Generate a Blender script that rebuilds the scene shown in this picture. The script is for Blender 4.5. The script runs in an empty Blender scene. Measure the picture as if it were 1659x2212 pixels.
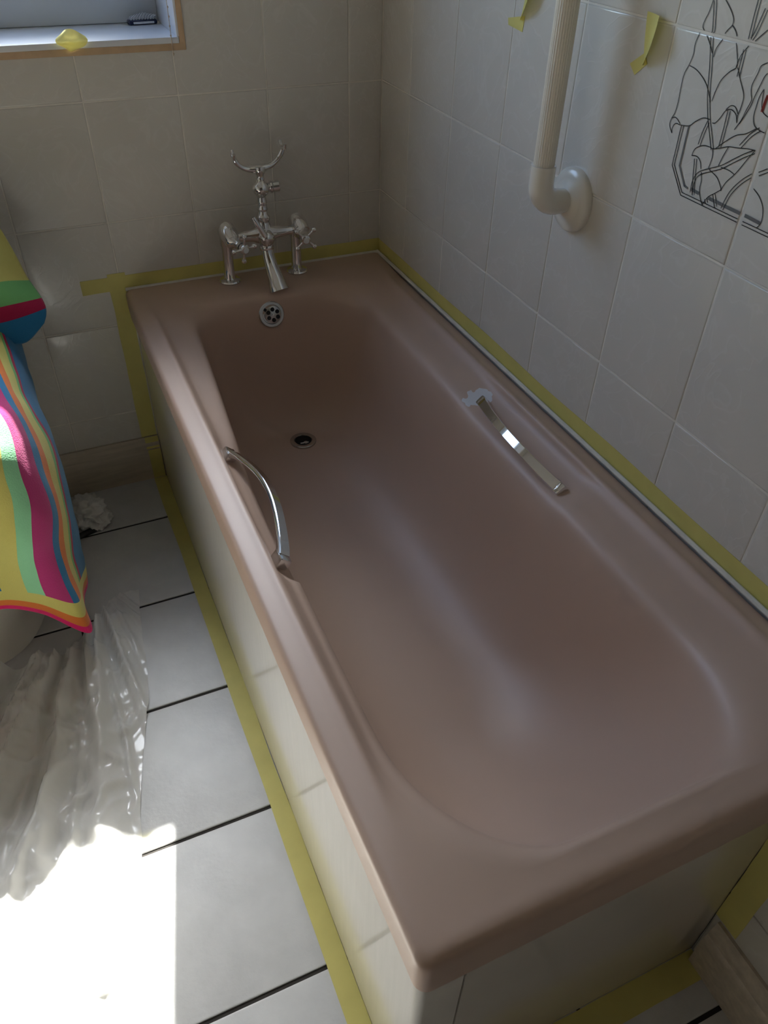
import bpy, bmesh, math, random
from mathutils import Vector, Matrix, noise
random.seed(7)
S = bpy.context.scene
COL = S.collection

# ------------------------------------------------------------------ camera
cam_d = bpy.data.cameras.new('camera'); cam = bpy.data.objects.new('camera', cam_d); COL.objects.link(cam)
RW = ((0.9143014151, -0.4043751274, 0.0231014857),
      (0.2463955642, 0.6005620450, 0.7606671125),
      (0.3214687361, 0.6897869138, -0.6487309653))   # right, up, forward
CAM = Vector((-0.8455, -1.8994, 1.4031))
m = Matrix(((RW[0][0], RW[1][0], -RW[2][0], CAM.x), (RW[0][1], RW[1][1], -RW[2][1], CAM.y),
            (RW[0][2], RW[1][2], -RW[2][2], CAM.z), (0, 0, 0, 1)))
cam.matrix_world = m
cam_d.sensor_fit = 'HORIZONTAL'; cam_d.sensor_width = 36.0
cam_d.lens = 1689.63 / 1659.0 * 36.0
cam_d.clip_start = 0.02
S.camera = cam

# ------------------------------------------------------------------ world, sun, exposure
SUN_TRAVEL = Vector((-0.233, -1.0, -1.03)).normalized()
w = bpy.data.worlds.new('sky'); S.world = w; w.use_nodes = True
nt = w.node_tree; bg = nt.nodes['Background']
sky = nt.nodes.new('ShaderNodeTexSky'); sky.sky_type = 'NISHITA'; sky.sun_disc = False
sky.sun_elevation = math.radians(44); sky.sun_rotation = math.radians(13)
sky.air_density = 1.0; sky.dust_density = 1.0; sky.ozone_density = 2.0
nt.links.new(sky.outputs[0], bg.inputs[0]); bg.inputs[1].default_value = 2.5
sd = bpy.data.lights.new('sun', 'SUN'); sd.energy = 55.0; sd.angle = math.radians(0.6); sd.color = (1.0, 0.96, 0.9)
sun = bpy.data.objects.new('sun', sd); COL.objects.link(sun)
sun.rotation_euler = SUN_TRAVEL.to_track_quat('-Z', 'Y').to_euler(); sun.location = (-0.5, 2.5, 3.6)
hd_ = bpy.data.lights.new('sun_haze', 'SUN'); hd_.energy = 12.0; hd_.angle = math.radians(40); hd_.color = (0.93, 0.96, 1.0)   # hazy glow of sky round the sun
haze = bpy.data.objects.new('sun_haze', hd_); COL.objects.link(haze); haze.rotation_euler = sun.rotation_euler; haze.location = (-0.4, 2.5, 3.7)
pd = bpy.data.lights.new('window_portal', 'AREA'); pd.shape = 'RECTANGLE'; pd.size = 1.0; pd.size_y = 1.0
pd.cycles.is_portal = True
por = bpy.data.objects.new('window_portal', pd); COL.objects.link(por)
por.location = (-0.97, 0.262, 1.59); por.rotation_euler = (math.radians(-90), 0, 0)
S.view_settings.view_transform = 'Standard'; S.view_settings.look = 'None'
S.view_settings.gamma = 1.0; S.view_settings.use_curve_mapping = False
S.view_settings.exposure = -0.82

# ------------------------------------------------------------------ materials
def srgb(r, g, b):
    f = lambda c: (c / 255 / 12.92) if c / 255 <= 0.04045 else ((c / 255 + 0.055) / 1.055) ** 2.4
    return (f(r), f(g), f(b), 1.0)

def mat(name, col, rough=0.5, metal=0.0, coat=0.0, var=0.0, vscale=8.0, bump=0.0, bscale=40.0, bdist=0.002, spec=0.5, detail=4.0, stretch=None, coat_rough=0.06):
    M = bpy.data.materials.new(name); M.use_nodes = True
    t = M.node_tree; b = t.nodes['Principled BSDF']
    b.inputs['Roughness'].default_value = rough; b.inputs['Metallic'].default_value = metal
    b.inputs['Coat Weight'].default_value = coat; b.inputs['Coat Roughness'].default_value = coat_rough
    b.inputs['Specular IOR Level'].default_value = spec
    tc = t.nodes.new('ShaderNodeTexCoord'); vec = tc.outputs['Object']
    if stretch:
        mp = t.nodes.new('ShaderNodeMapping'); mp.inputs['Scale'].default_value = stretch
        t.links.new(vec, mp.inputs[0]); vec = mp.outputs[0]
    n = t.nodes.new('ShaderNodeTexNoise'); n.inputs['Scale'].default_value = vscale; n.inputs['Detail'].default_value = detail
    t.links.new(vec, n.inputs['Vector'])
    r = t.nodes.new('ShaderNodeValToRGB')
    c0 = tuple(max(0, x * (1 - var)) for x in col[:3]) + (1,); c1 = tuple(min(1, x * (1 + var)) for x in col[:3]) + (1,)
    r.color_ramp.elements[0].position = 0.3; r.color_ramp.elements[0].color = c0
    r.color_ramp.elements[1].position = 0.7; r.color_ramp.elements[1].color = c1
    t.links.new(n.outputs['Fac'], r.inputs[0]); t.links.new(r.outputs[0], b.inputs['Base Color'])
    if bump > 0:
        n2 = t.nodes.new('ShaderNodeTexNoise'); n2.inputs['Scale'].default_value = bscale; n2.inputs['Detail'].default_value = 3.0
        t.links.new(vec, n2.inputs['Vector'])
        bp = t.nodes.new('ShaderNodeBump'); bp.inputs['Strength'].default_value = bump; bp.inputs['Distance'].default_value = bdist
        t.links.new(n2.outputs['Fac'], bp.inputs['Height']); t.links.new(bp.outputs[0], b.inputs['Normal'])
    return M

def tile_mat(name, col):
    """cream glazed wall tile with faint embossed vein curls"""
    M = mat(name, col, rough=0.22, coat=0.25, var=0.03, vscale=5.0, spec=0.5)
    t = M.node_tree; b = t.nodes['Principled BSDF']
    tc = t.nodes.new('ShaderNodeTexCoord')
    oi = t.nodes.new('ShaderNodeObjectInfo')
    add = t.nodes.new('ShaderNodeVectorMath'); add.operation = 'ADD'
    t.links.new(tc.outputs['Object'], add.inputs[0]); t.links.new(oi.outputs['Random'], add.inputs[1])
    n = t.nodes.new('ShaderNodeTexNoise'); n.inputs['Scale'].default_value = 9.0; n.inputs['Detail'].default_value = 2.0
    n.inputs['Distortion'].default_value = 2.2
    t.links.new(add.outputs[0], n.inputs['Vector'])
    s = t.nodes.new('ShaderNodeMath'); s.operation = 'SUBTRACT'; s.inputs[1].default_value = 0.5
    t.links.new(n.outputs['Fac'], s.inputs[0])
    a = t.nodes.new('ShaderNodeMath'); a.operation = 'ABSOLUTE'; t.links.new(s.outputs[0], a.inputs[0])
    r = t.nodes.new('ShaderNodeMapRange'); r.inputs['From Min'].default_value = 0.0; r.inputs['From Max'].default_value = 0.035
    r.inputs['To Min'].default_value = 1.0; r.inputs['To Max'].default_value = 0.0
    t.links.new(a.outputs[0], r.inputs['Value'])
    n2 = t.nodes.new('ShaderNodeTexNoise'); n2.inputs['Scale'].default_value = 14.0; t.links.new(add.outputs[0], n2.inputs['Vector'])
    mul = t.nodes.new('ShaderNodeMath'); mul.operation = 'MULTIPLY'
    t.links.new(r.outputs[0], mul.inputs[0]); t.links.new(n2.outputs['Fac'], mul.inputs[1])
    bp = t.nodes.new('ShaderNodeBump'); bp.inputs['Strength'].default_value = 0.22; bp.inputs['Distance'].default_value = 0.0012
    t.links.new(mul.outputs[0], bp.inputs['Height']); t.links.new(bp.outputs[0], b.inputs['Normal'])
    # vein tint
    base = b.inputs['Base Color'].links[0].from_socket
    mx = t.nodes.new('ShaderNodeMix'); mx.data_type = 'RGBA'
    k = t.nodes.new('ShaderNodeMath'); k.operation = 'MULTIPLY'; k.inputs[1].default_value = 0.22
    t.links.new(mul.outputs[0], k.inputs[0]); t.links.new(k.outputs[0], mx.inputs['Factor'])
    t.links.new(base, mx.inputs[6]); mx.inputs[7].default_value = (0.92, 0.9, 0.86, 1)
    t.links.new(mx.outputs[2], b.inputs['Base Color'])
    return M

M_TILE = tile_mat('cream_tile', (0.70, 0.665, 0.60, 1))
M_GROUT = mat('cream_grout', (0.80, 0.755, 0.67, 1), 0.85, var=0.08, vscale=30)
M_PAINT = mat('white_emulsion', (0.62, 0.60, 0.56, 1), 0.8, var=0.02)
M_DOOR = mat('added_door_dark', (0.10, 0.055, 0.03, 1), 0.4, var=.25, vscale=9, stretch=(1, 1, .08))
M_LEFT = mat('taupe_wall_paint', (0.60, 0.555, 0.49, 1), 0.8, var=.03)
M_NEAR = mat('dark_near_wall', (0.13, 0.105, 0.08, 1), 0.8, var=.03)  # unseen near wall, its colour darkened to cut bounced light
M_FLOOR = mat('pale_floor_tile', (0.66, 0.655, 0.645, 1), 0.42, var=0.07, vscale=14, bump=0.25, bscale=90, bdist=0.002, detail=8)
M_FGROUT = mat('dark_floor_grout', (0.035, 0.030, 0.026, 1), 0.9, var=0.2, vscale=60)
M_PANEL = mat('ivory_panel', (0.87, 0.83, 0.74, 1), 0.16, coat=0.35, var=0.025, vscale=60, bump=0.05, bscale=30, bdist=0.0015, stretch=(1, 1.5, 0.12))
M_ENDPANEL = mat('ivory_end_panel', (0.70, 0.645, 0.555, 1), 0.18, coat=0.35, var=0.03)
M_SKIRT = mat('cream_skirting', (0.60, 0.515, 0.40, 1), 0.4, var=0.12, vscale=12, stretch=(1, 6, 8))
M_CHROME = mat('chrome', (0.80, 0.80, 0.80, 1), 0.06, metal=1.0, var=0.02)
M_STEEL = mat('brushed_steel', (0.55, 0.55, 0.54, 1), 0.25, metal=1.0, var=0.05, vscale=40)
M_BLACK = mat('black_hole', (0.006, 0.006, 0.006, 1), 0.6)
M_BLKPL = mat('black_plastic', (0.012, 0.011, 0.010, 1), 0.5, var=0.2)
M_IVPL = mat('ivory_plastic', (0.80, 0.755, 0.66, 1), 0.25, var=0.02, coat=0.2)
M_WHPL = mat('white_upvc', (0.82, 0.83, 0.85, 1), 0.3, var=0.015)
M_UPVC_BACKLIT = mat('upvc_backlit_shade', (0.74, 0.77, 0.78, 1), 0.35, var=0.02)  # window frame's backlit shade put into its colour as grey
M_TAN = mat('tan_sealant', (0.62, 0.43, 0.26, 1), 0.6, var=0.1, vscale=30)
M_CERAM = mat('white_ceramic', (0.82, 0.78, 0.70, 1), 0.1, coat=0.4)
M_LINE = mat('black_print', (0.03, 0.03, 0.028, 1), 0.3, var=0.1)
M_GLINE = mat('grey_print', (0.17, 0.17, 0.165, 1), 0.3, var=0.1)
M_RED = mat('red_print', (0.45, 0.08, 0.06, 1), 0.3, var=0.1)
M_NAVY = mat('navy_plastic', (0.010, 0.016, 0.065, 1), 0.2, var=0.1, coat=0.3)
M_BRIST = mat('white_bristle', (0.75, 0.78, 0.82, 1), 0.4, var=0.05)
M_TISSUE = mat('white_tissue', (0.80, 0.78, 0.74, 1), 0.7, var=0.04, vscale=30, bump=0.3, bscale=60)
M_SEAL = mat('white_sealant', (0.78, 0.74, 0.66, 1), 0.45, var=0.06, vscale=40)
M_CORD = mat('beige_cord', (0.62, 0.50, 0.36, 1), 0.6, var=0.15, vscale=90)

def tape_mat():
    M = mat('yellow_masking_tape', (0.90, 0.81, 0.27, 1), 0.55, var=0.05, vscale=18, bump=0.15, bscale=180, bdist=0.0006)
    t = M.node_tree; b = t.nodes['Principled BSDF']; out = t.nodes['Material Output']
    tr = t.nodes.new('ShaderNodeBsdfTranslucent'); tr.inputs[0].default_value = (0.80, 0.72, 0.25, 1)
    tp = t.nodes.new('ShaderNodeBsdfTransparent'); tp.inputs[0].default_value = (0.95, 0.86, 0.30, 1)
    m1 = t.nodes.new('ShaderNodeMixShader'); m1.inputs[0].default_value = 0.08
    m2 = t.nodes.new('ShaderNodeMixShader'); m2.inputs[0].default_value = 0.2
    t.links.new(b.outputs[0], m1.inputs[1]); t.links.new(tr.outputs[0], m1.inputs[2])
    t.links.new(m1.outputs[0], m2.inputs[1]); t.links.new(tp.outputs[0], m2.inputs[2]); t.links.new(m2.outputs[0], out.inputs[0])
    return M
M_TAPE = tape_mat()

def plastic_sheet_mat():
    M = mat('polythene', (0.90, 0.885, 0.85, 1), 0.2, var=0.02, spec=0.6)
    t = M.node_tree; b = t.nodes['Principled BSDF']; out = t.nodes['Material Output']
    tr = t.nodes.new('ShaderNodeBsdfTranslucent'); tr.inputs[0].default_value = (0.88, 0.88, 0.86, 1)
    tp = t.nodes.new('ShaderNodeBsdfTransparent'); tp.inputs[0].default_value = (0.95, 0.95, 0.94, 1)
    m1 = t.nodes.new('ShaderNodeMixShader'); m1.inputs[0].default_value = 0.22
    m2 = t.nodes.new('ShaderNodeMixShader'); m2.inputs[0].default_value = 0.10
    t.links.new(b.outputs[0], m1.inputs[1]); t.links.new(tr.outputs[0], m1.inputs[2])
    t.links.new(m1.outputs[0], m2.inputs[1]); t.links.new(tp.outputs[0], m2.inputs[2]); t.links.new(m2.outputs[0], out.inputs[0])
    return M
M_SHEET = plastic_sheet_mat()

def glass_mat():
    M = bpy.data.materials.new('window_glass'); M.use_nodes = True
    t = M.node_tree; out = t.nodes['Material Output']; t.nodes.remove(t.nodes['Principled BSDF'])
    tp = t.nodes.new('ShaderNodeBsdfTransparent'); tp.inputs[0].default_value = (0.96, 0.98, 0.98, 1)
    gl = t.nodes.new('ShaderNodeBsdfGlossy'); gl.inputs['Roughness'].default_value = 0.02
    mx = t.nodes.new('ShaderNodeMixShader'); mx.inputs[0].default_value = 0.06
    t.links.new(tp.outputs[0], mx.inputs[1]); t.links.new(gl.outputs[0], mx.inputs[2]); t.links.new(mx.outputs[0], out.inputs[0])
    return M
M_GLASS = glass_mat()

def bath_mat():
    M = mat('pink_beige_bath', (0.57, 0.405, 0.31, 1), 0.5, spec=0.7, coat=0.14, coat_rough=0.34, var=0.015, vscale=6)
    t = M.node_tree; b = t.nodes['Principled BSDF']
    base = b.inputs['Base Color'].links[0].from_socket
    geo = t.nodes.new('ShaderNodeTexCoord')
    n = t.nodes.new('ShaderNodeTexNoise'); n.inputs['Scale'].default_value = 38.0; n.inputs['Detail'].default_value = 2
    t.links.new(geo.outputs['Object'], n.inputs['Vector'])
    sub = t.nodes.new('ShaderNodeVectorMath'); sub.operation = 'SUBTRACT'; sub.inputs[1].default_value = CHIP
    t.links.new(geo.outputs['Object'], sub.inputs[0])
    ln = t.nodes.new('ShaderNodeVectorMath'); ln.operation = 'LENGTH'; t.links.new(sub.outputs[0], ln.inputs[0])
    ma = t.nodes.new('ShaderNodeMath'); ma.operation = 'MULTIPLY_ADD'; ma.inputs[1].default_value = 0.05
    t.links.new(n.outputs['Fac'], ma.inputs[0]); t.links.new(ln.outputs['Value'], ma.inputs[2])
    lt = t.nodes.new('ShaderNodeMath'); lt.operation = 'LESS_THAN'; lt.inputs[1].default_value = 0.052
    t.links.new(ma.outputs[0], lt.inputs[0])
    mx = t.nodes.new('ShaderNodeMix'); mx.data_type = 'RGBA'
    t.links.new(lt.outputs[0], mx.inputs['Factor']); t.links.new(base, mx.inputs[6]); mx.inputs[7].default_value = (0.70, 0.69, 0.70, 1)
    t.links.new(mx.outputs[2], b.inputs['Base Color'])
    return M
CHIP = (-0.088, -0.722, 0.545)
M_BATH = bath_mat()

def towel_mat():
    M = bpy.data.materials.new('striped_towel'); M.use_nodes = True
    t = M.node_tree; b = t.nodes['Principled BSDF']
    b.inputs['Roughness'].default_value = 0.95; b.inputs['Sheen Weight'].default_value = 0.25; b.inputs['Specular IOR Level'].default_value = 0.1
    uv = t.nodes.new('ShaderNodeUVMap'); sp = t.nodes.new('ShaderNodeSeparateXYZ'); t.links.new(uv.outputs[0], sp.inputs[0])
    # waviness: sin(v*k) + noise
    s1 = t.nodes.new('ShaderNodeMath'); s1.operation = 'MULTIPLY'; s1.inputs[1].default_value = 26.0; t.links.new(sp.outputs['Y'], s1.inputs[0])
    s2 = t.nodes.new('ShaderNodeMath'); s2.operation = 'SINE'; t.links.new(s1.outputs[0], s2.inputs[0])
    nz = t.nodes.new('ShaderNodeTexNoise'); nz.inputs['Scale'].default_value = 5.0; nz.inputs['Detail'].default_value = 1.0; t.links.new(uv.outputs[0], nz.inputs['Vector'])
    s3 = t.nodes.new('ShaderNodeMath'); s3.operation = 'MULTIPLY_ADD'; s3.inputs[1].default_value = 0.004; t.links.new(s2.outputs[0], s3.inputs[0]); t.links.new(sp.outputs['X'], s3.inputs[2])
    s4 = t.nodes.new('ShaderNodeMath'); s4.operation = 'MULTIPLY_ADD'; s4.inputs[1].default_value = 0.04; t.links.new(nz.outputs['Fac'], s4.inputs[0]); t.links.new(s3.outputs[0], s4.inputs[2])
    s5 = t.nodes.new('ShaderNodeMath'); s5.operation = 'SUBTRACT'; s5.inputs[1].default_value = 0.02; t.links.new(s4.outputs[0], s5.inputs[0])
    ramp = t.nodes.new('ShaderNodeValToRGB'); ramp.color_ramp.interpolation = 'CONSTANT'
    B_, Y_, G_, P_, O_, C_ = srgb(45, 120, 168), srgb(212, 202, 112), srgb(122, 188, 112), srgb(186, 58, 120), srgb(222, 122, 54), srgb(178, 36, 78)
    MINT = srgb(150, 215, 165)
    stops = [(0.0, P_), (1.0, O_), (1.5, Y_), (2.1, G_), (2.35, B_), (2.95, Y_), (3.62, MINT), (4.02, P_), (4.66, B_), (5.0, O_), (5.3, Y_), (5.7, G_), (5.83, C_), (5.95, B_)]
    els = ramp.color_ramp.elements
    els[0].position = 0.0; els[0].color = stops[0][1]
    els[1].position = stops[1][0] / 8; els[1].color = stops[1][1]
    for p_, c_ in stops[2:]:
        e = els.new(p_ / 8); e.color = c_
    t.links.new(s5.outputs[0], ramp.inputs[0])
    # hem bands by v
    hem = t.nodes.new('ShaderNodeValToRGB'); hem.color_ramp.interpolation = 'CONSTANT'
    he = hem.color_ramp.elements; he[0].position = 0; he[0].color = Y_; he[1].position = 0.935; he[1].color = O_
    e = he.new(0.966); e.color = srgb(225, 35, 110)
    t.links.new(sp.outputs['Y'], hem.inputs[0])
    gt = t.nodes.new('ShaderNodeMath'); gt.operation = 'GREATER_THAN'; gt.inputs[1].default_value = 0.895; t.links.new(sp.outputs['Y'], gt.inputs[0])
    mx = t.nodes.new('ShaderNodeMix'); mx.data_type = 'RGBA'
    t.links.new(gt.outputs[0], mx.inputs['Factor']); t.links.new(ramp.outputs[0], mx.inputs[6]); t.links.new(hem.outputs[0], mx.inputs[7])
    t.links.new(mx.outputs[2], b.inputs['Base Color'])
    tc = t.nodes.new('ShaderNodeTexCoord')
    n2 = t.nodes.new('ShaderNodeTexNoise'); n2.inputs['Scale'].default_value = 420.0; t.links.new(tc.outputs['Object'], n2.inputs['Vector'])
    bp = t.nodes.new('ShaderNodeBump'); bp.inputs['Strength'].default_value = 0.5; bp.inputs['Distance'].default_value = 0.002
    t.links.new(n2.outputs['Fac'], bp.inputs['Height']); t.links.new(bp.outputs[0], b.inputs['Normal'])
    return M
M_TOWEL = towel_mat()

# ------------------------------------------------------------------ helpers
def link(name, verts, faces, material, parent=None, smooth=True, angle=40, loc=(0, 0, 0), normals=True):
    me = bpy.data.meshes.new(name); me.from_pydata([tuple(v) for v in verts], [], faces)
    if normals:
        bm = bmesh.new(); bm.from_mesh(me); bmesh.ops.recalc_face_normals(bm, faces=bm.faces[:]); bm.to_mesh(me); bm.free()
    me.materials.append(material)
    if smooth:
        me.shade_smooth(); me.set_sharp_from_angle(angle=math.radians(angle))
    me.update()
    o = bpy.data.objects.new(name, me); COL.objects.link(o); o.location = loc
    if parent: o.parent = parent
    return o

def empty(name, loc=(0, 0, 0)):
    o = bpy.data.objects.new(name, None); COL.objects.link(o); o.location = loc; o.empty_display_size = 0.05
    return o
def tag(o, label=None, cat=None, group=None, kind=None):
    if label: o['label'] = label
    if cat: o['category'] = cat
    if group: o['group'] = group
    if kind: o['kind'] = kind
    return o

class MB:
    """collects shapes into one mesh"""
    def __init__(s): s.v = []; s.f = []
    def add(s, v, f):
        k = len(s.v); s.v += [tuple(q) for q in v]; s.f += [tuple(i + k for i in q) for q in f]; return s
    def box(s, x0, x1, y0, y1, z0, z1, bev=0.0, seg=2):
        bm = bmesh.new(); bmesh.ops.create_cube(bm, size=1.0)
        for v in bm.verts: v.co = Vector((x0 + (v.co.x + .5) * (x1 - x0), y0 + (v.co.y + .5) * (y1 - y0), z0 + (v.co.z + .5) * (z1 - z0)))
        if bev > 0: bmesh.ops.bevel(bm, geom=bm.edges[:], offset=bev, segments=seg, affect='EDGES', profile=0.5)
        bm.verts.index_update(); s.add([v.co[:] for v in bm.verts], [[v.index for v in f.verts] for f in bm.faces]); bm.free(); return s
    def lathe(s, prof, origin=(0, 0, 0), axis=(0, 0, 1), n=24):
        """prof: list of (radius, height) along axis"""
        ax = Vector(axis).normalized(); q = Vector((0, 0, 1)).rotation_difference(ax); o = Vector(origin)
        v = []; f = []
        for r, h in prof:
            for i in range(n):
                a = 2 * math.pi * i / n
                v.append(o + q @ Vector((r * math.cos(a), r * math.sin(a), h)))
        for j in range(len(prof) - 1):
            for i in range(n):
                f.append((j * n + i, j * n + (i + 1) % n, (j + 1) * n + (i + 1) % n, (j + 1) * n + i))
        f.append(tuple(range(n - 1, -1, -1))); f.append(tuple((len(prof) - 1) * n + i for i in range(n)))
        return s.add(v, f)
    def tube(s, pts, rad, n=14, flat=1.0, up=None):
        """pts list of Vectors; rad float or list; flat scales the second axis"""
        pts = [Vector(p) for p in pts]
        if not isinstance(rad, (list, tuple)): rad = [rad] * len(pts)
        v = []; f = []; prev = None
        for k, p in enumerate(pts):
            tdir = (pts[min(k + 1, len(pts) - 1)] - pts[max(k - 1, 0)]).normalized()
            if prev is None:
                ref = Vector(up) if up else (Vector((0, 0, 1)) if abs(tdir.z) < .9 else Vector((1, 0, 0)))
                a = (ref - tdir * ref.dot(tdir)).normalized()
            else:
                a = (prev - tdir * prev.dot(tdir)).normalized()
            prev = a; b2 = tdir.cross(a)
            for i in range(n):
                an = 2 * math.pi * i / n
                v.append(p + a * (rad[k] * math.cos(an) * flat) + b2 * (rad[k] * math.sin(an)))
        for j in range(len(pts) - 1):
            for i in range(n):
                f.append((j * n + i, j * n + (i + 1) % n, (j + 1) * n + (i + 1) % n, (j + 1) * n + i))
        f.append(tuple(range(n - 1, -1, -1))); f.append(tuple((len(pts) - 1) * n + i for i in range(n)))
        return s.add(v, f)
    def sphere(s, c, r, n=14, m_=9, sc=(1, 1, 1)):
        v = [(c[0], c[1], c[2] - r * sc[2])]; f = []
        for j in range(1, m_):
            ph = -math.pi / 2 + math.pi * j / m_
            for i in range(n):
                a = 2 * math.pi * i / n
                v.append((c[0] + r * sc[0] * math.cos(ph) * math.cos(a), c[1] + r * sc[1] * math.cos(ph) * math.sin(a), c[2] + r * sc[2] * math.sin(ph)))
        v.append((c[0], c[1], c[2] + r * sc[2])); top = len(v) - 1
        for i in range(n): f.append((0, 1 + (i + 1) % n, 1 + i)); f.append((top, top - n + i, top - n + (i + 1) % n))
        for j in range(m_ - 2):
            for i in range(n): f.append((1 + j * n + i, 1 + j * n + (i + 1) % n, 1 + (j + 1) * n + (i + 1) % n, 1 + (j + 1) * n + i))
        return s.add(v, f)
    def build(s, name, material, parent=None, **k): return link(name, s.v, s.f, material, parent, **k)

def catmull(P, n):
    """dense Catmull-Rom through list of tuples"""
    out = []; L = len(P)
    for i in range(L - 1):
        p0 = P[max(i - 1, 0)]; p1 = P[i]; p2 = P[i + 1]; p3 = P[min(i + 2, L - 1)]
        for k in range(n):
            t = k / n
            out.append(tuple(0.5 * ((2 * b) + (-a + c) * t + (2 * a - 5 * b + 4 * c - d) * t * t + (-a + 3 * b - 3 * c + d) * t ** 3) for a, b, c, d in zip(p0, p1, p2, p3)))
    out.append(tuple(P[-1])); return out

def sstep(a, b, x):
    t = max(0.0, min(1.0, (x - a) / (b - a))); return t * t * (3 - 2 * t)

# ------------------------------------------------------------------ the room
TW, TH = 0.2, 0.2523
Z1 = 0.9782
XB = 0.0839          # first joint on the back wall, from the corner
YR = 0.1536          # first joint on the right wall, from the corner
ROOM_X0, ROOM_Y0, CEIL = -1.95, -2.75, 2.40
WX0, WX1, WZ0, WZ1 = -1.47, -0.468, 1.089, 2.09     # window opening
GAP = 0.0030

floor = empty('floor'); tag(floor, kind='structure')
MB().box(ROOM_X0 - .1, 0.1, ROOM_Y0 - .1, 0.25, -0.08, -0.0035).build('grout_bed', M_FGROUT, floor, smooth=False)
wall_back = empty('wall_back'); tag(wall_back, kind='structure')
b_ = MB()
b_.box(ROOM_X0 - .1, WX0, 0.0012, 0.24, -0.05, CEIL); b_.box(WX1, 0.1, 0.0012, 0.24, -0.05, CEIL)
b_.box(WX0, WX1, 0.0012, 0.24, -0.05, WZ0 - 0.012); b_.box(WX0, WX1, 0.0012, 0.24, WZ1, CEIL)
b_.build('wall_body', M_GROUT, wall_back, smooth=False)
wall_right = empty('wall_right'); tag(wall_right, kind='structure')
MB().box(0.0012, 0.12, ROOM_Y0 - .1, 0.24, -0.05, CEIL).build('wall_body', M_GROUT, wall_right, smooth=False)
tag(MB().box(ROOM_X0 - .1, ROOM_X0, ROOM_Y0 - .1, 0.24, -0.05, CEIL).build('wall_left', M_LEFT, smooth=False), kind='structure')
tag(MB().box(ROOM_X0 - .1, 0.12, ROOM_Y0 - .1, ROOM_Y0, -0.05, CEIL).build('wall_near', M_NEAR, smooth=False), kind='structure')
door = empty('added_door_1', (-1.0, ROOM_Y0, 0)); tag(door, kind='structure')  # unseen dark door, added to cut light bounced onto the end panel
for nm, mb in (('door_leaf', MB().box(-.38, .38, 0, .035, .005, 1.98, .003)), ('door_frame', MB().box(-.45, -.385, 0, .05, 0, 2.05, .004).box(.385, .45, 0, .05, 0, 2.05, .004).box(-.45, .45, 0, .05, 1.985, 2.05, .004)),
               ('door_panel', MB().box(-.28, -.04, .03, .045, .25, .85, .006)), ('door_panel', MB().box(.04, .28, .03, .045, .25, .85, .006)),
               ('door_panel', MB().box(-.28, -.04, .03, .045, 1.05, 1.8, .006)), ('door_panel', MB().box(.04, .28, .03, .045, 1.05, 1.8, .006)),
               ('door_handle', MB().tube([(.32, .03, 1.0), (.32, .07, 1.0), (.22, .075, 1.0)], .009, 10))):
    mb.build(nm, M_CHROME if nm == 'door_handle' else M_DOOR, door)
tag(MB().box(ROOM_X0 - .1, 0.12, ROOM_Y0 - .1, 0.24, CEIL, CEIL + .08).build('ceiling', M_PAINT, smooth=False), kind='structure')

# --- tiles: one cached pillow-edged mesh for each size; local frame: u right, v up, front face at w = 0
tile_cache = {}
def tile_mesh(w_, h_, material, t=0.004, e=0.0018):
    key = (round(w_, 4), round(h_, 4), material.name)
    if key in tile_cache: return tile_cache[key]
    a, b = w_ / 2, h_ / 2
    rings = [(0, -t), (0, -e * .6), (e * .5, -e * .15), (e * 1.6, 0)]
    v = []; f = []
    for i, d in rings: v += [(-a + i, -b + i, d), (a - i, -b + i, d), (a - i, b - i, d), (-a + i, b - i, d)]
    for r in range(3):
        for k in range(4): f.append((r * 4 + k, r * 4 + (k + 1) % 4, r * 4 + 4 + (k + 1) % 4, r * 4 + 4 + k))
    f.append((12, 13, 14, 15)); f.append((3, 2, 1, 0))
    me = bpy.data.meshes.new('tile'); me.from_pydata(v, [], f); me.materials.append(material)
    me.shade_smooth(); me.set_sharp_from_angle(angle=math.radians(50)); me.update()
    tile_cache[key] = me; return me
ROT_BACK = Matrix(((1, 0, 0), (0, 0, -1), (0, 1, 0)))          # normal -> -y
ROT_RIGHT = Matrix(((0, 0, -1), (-1, 0, 0), (0, 1, 0)))        # normal -> -x, u -> -y
ROT_FLOOR = Matrix(((1, 0, 0), (0, 1, 0), (0, 0, 1)))
def put_tile(parent, rot, centre, w_, h_, material, tilt=0.0):
    o = bpy.data.objects.new('tile', tile_mesh(w_, h_, material)); COL.objects.link(o); o.parent = parent
    r = rot.to_4x4()
    if tilt: r = r @ Matrix.Rotation(random.uniform(-tilt, tilt), 4, 'X') @ Matrix.Rotation(random.uniform(-tilt, tilt), 4, 'Y')
    o.matrix_local = Matrix.Translation(centre) @ r
    return o

zrows = [Z1 + TH * k for k in range(-4, 7)]      # joint heights
# right wall (only what stands above the bath's hidden edge)
right_tiles = {}
ycols = [0.0] + [-(YR + TW * k) for k in range(14)]
for ci in range(len(ycols) - 1):
    for ri in range(len(zrows) - 1):
        z0, z1 = zrows[ri], min(zrows[ri + 1], CEIL)
        if z1 - z0 < .01 or z1 < 0.5: continue
        ya, yb = ycols[ci], max(ycols[ci + 1], ROOM_Y0)
        if ya - yb < .02: continue
        o = put_tile(wall_right, ROT_RIGHT, (0, (ya + yb) / 2, (z0 + z1) / 2), ya - yb - GAP, z1 - z0 - GAP, M_TILE, 0.0025)
        right_tiles[(ci, ri)] = (o, ya, yb, z0, z1)
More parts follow.
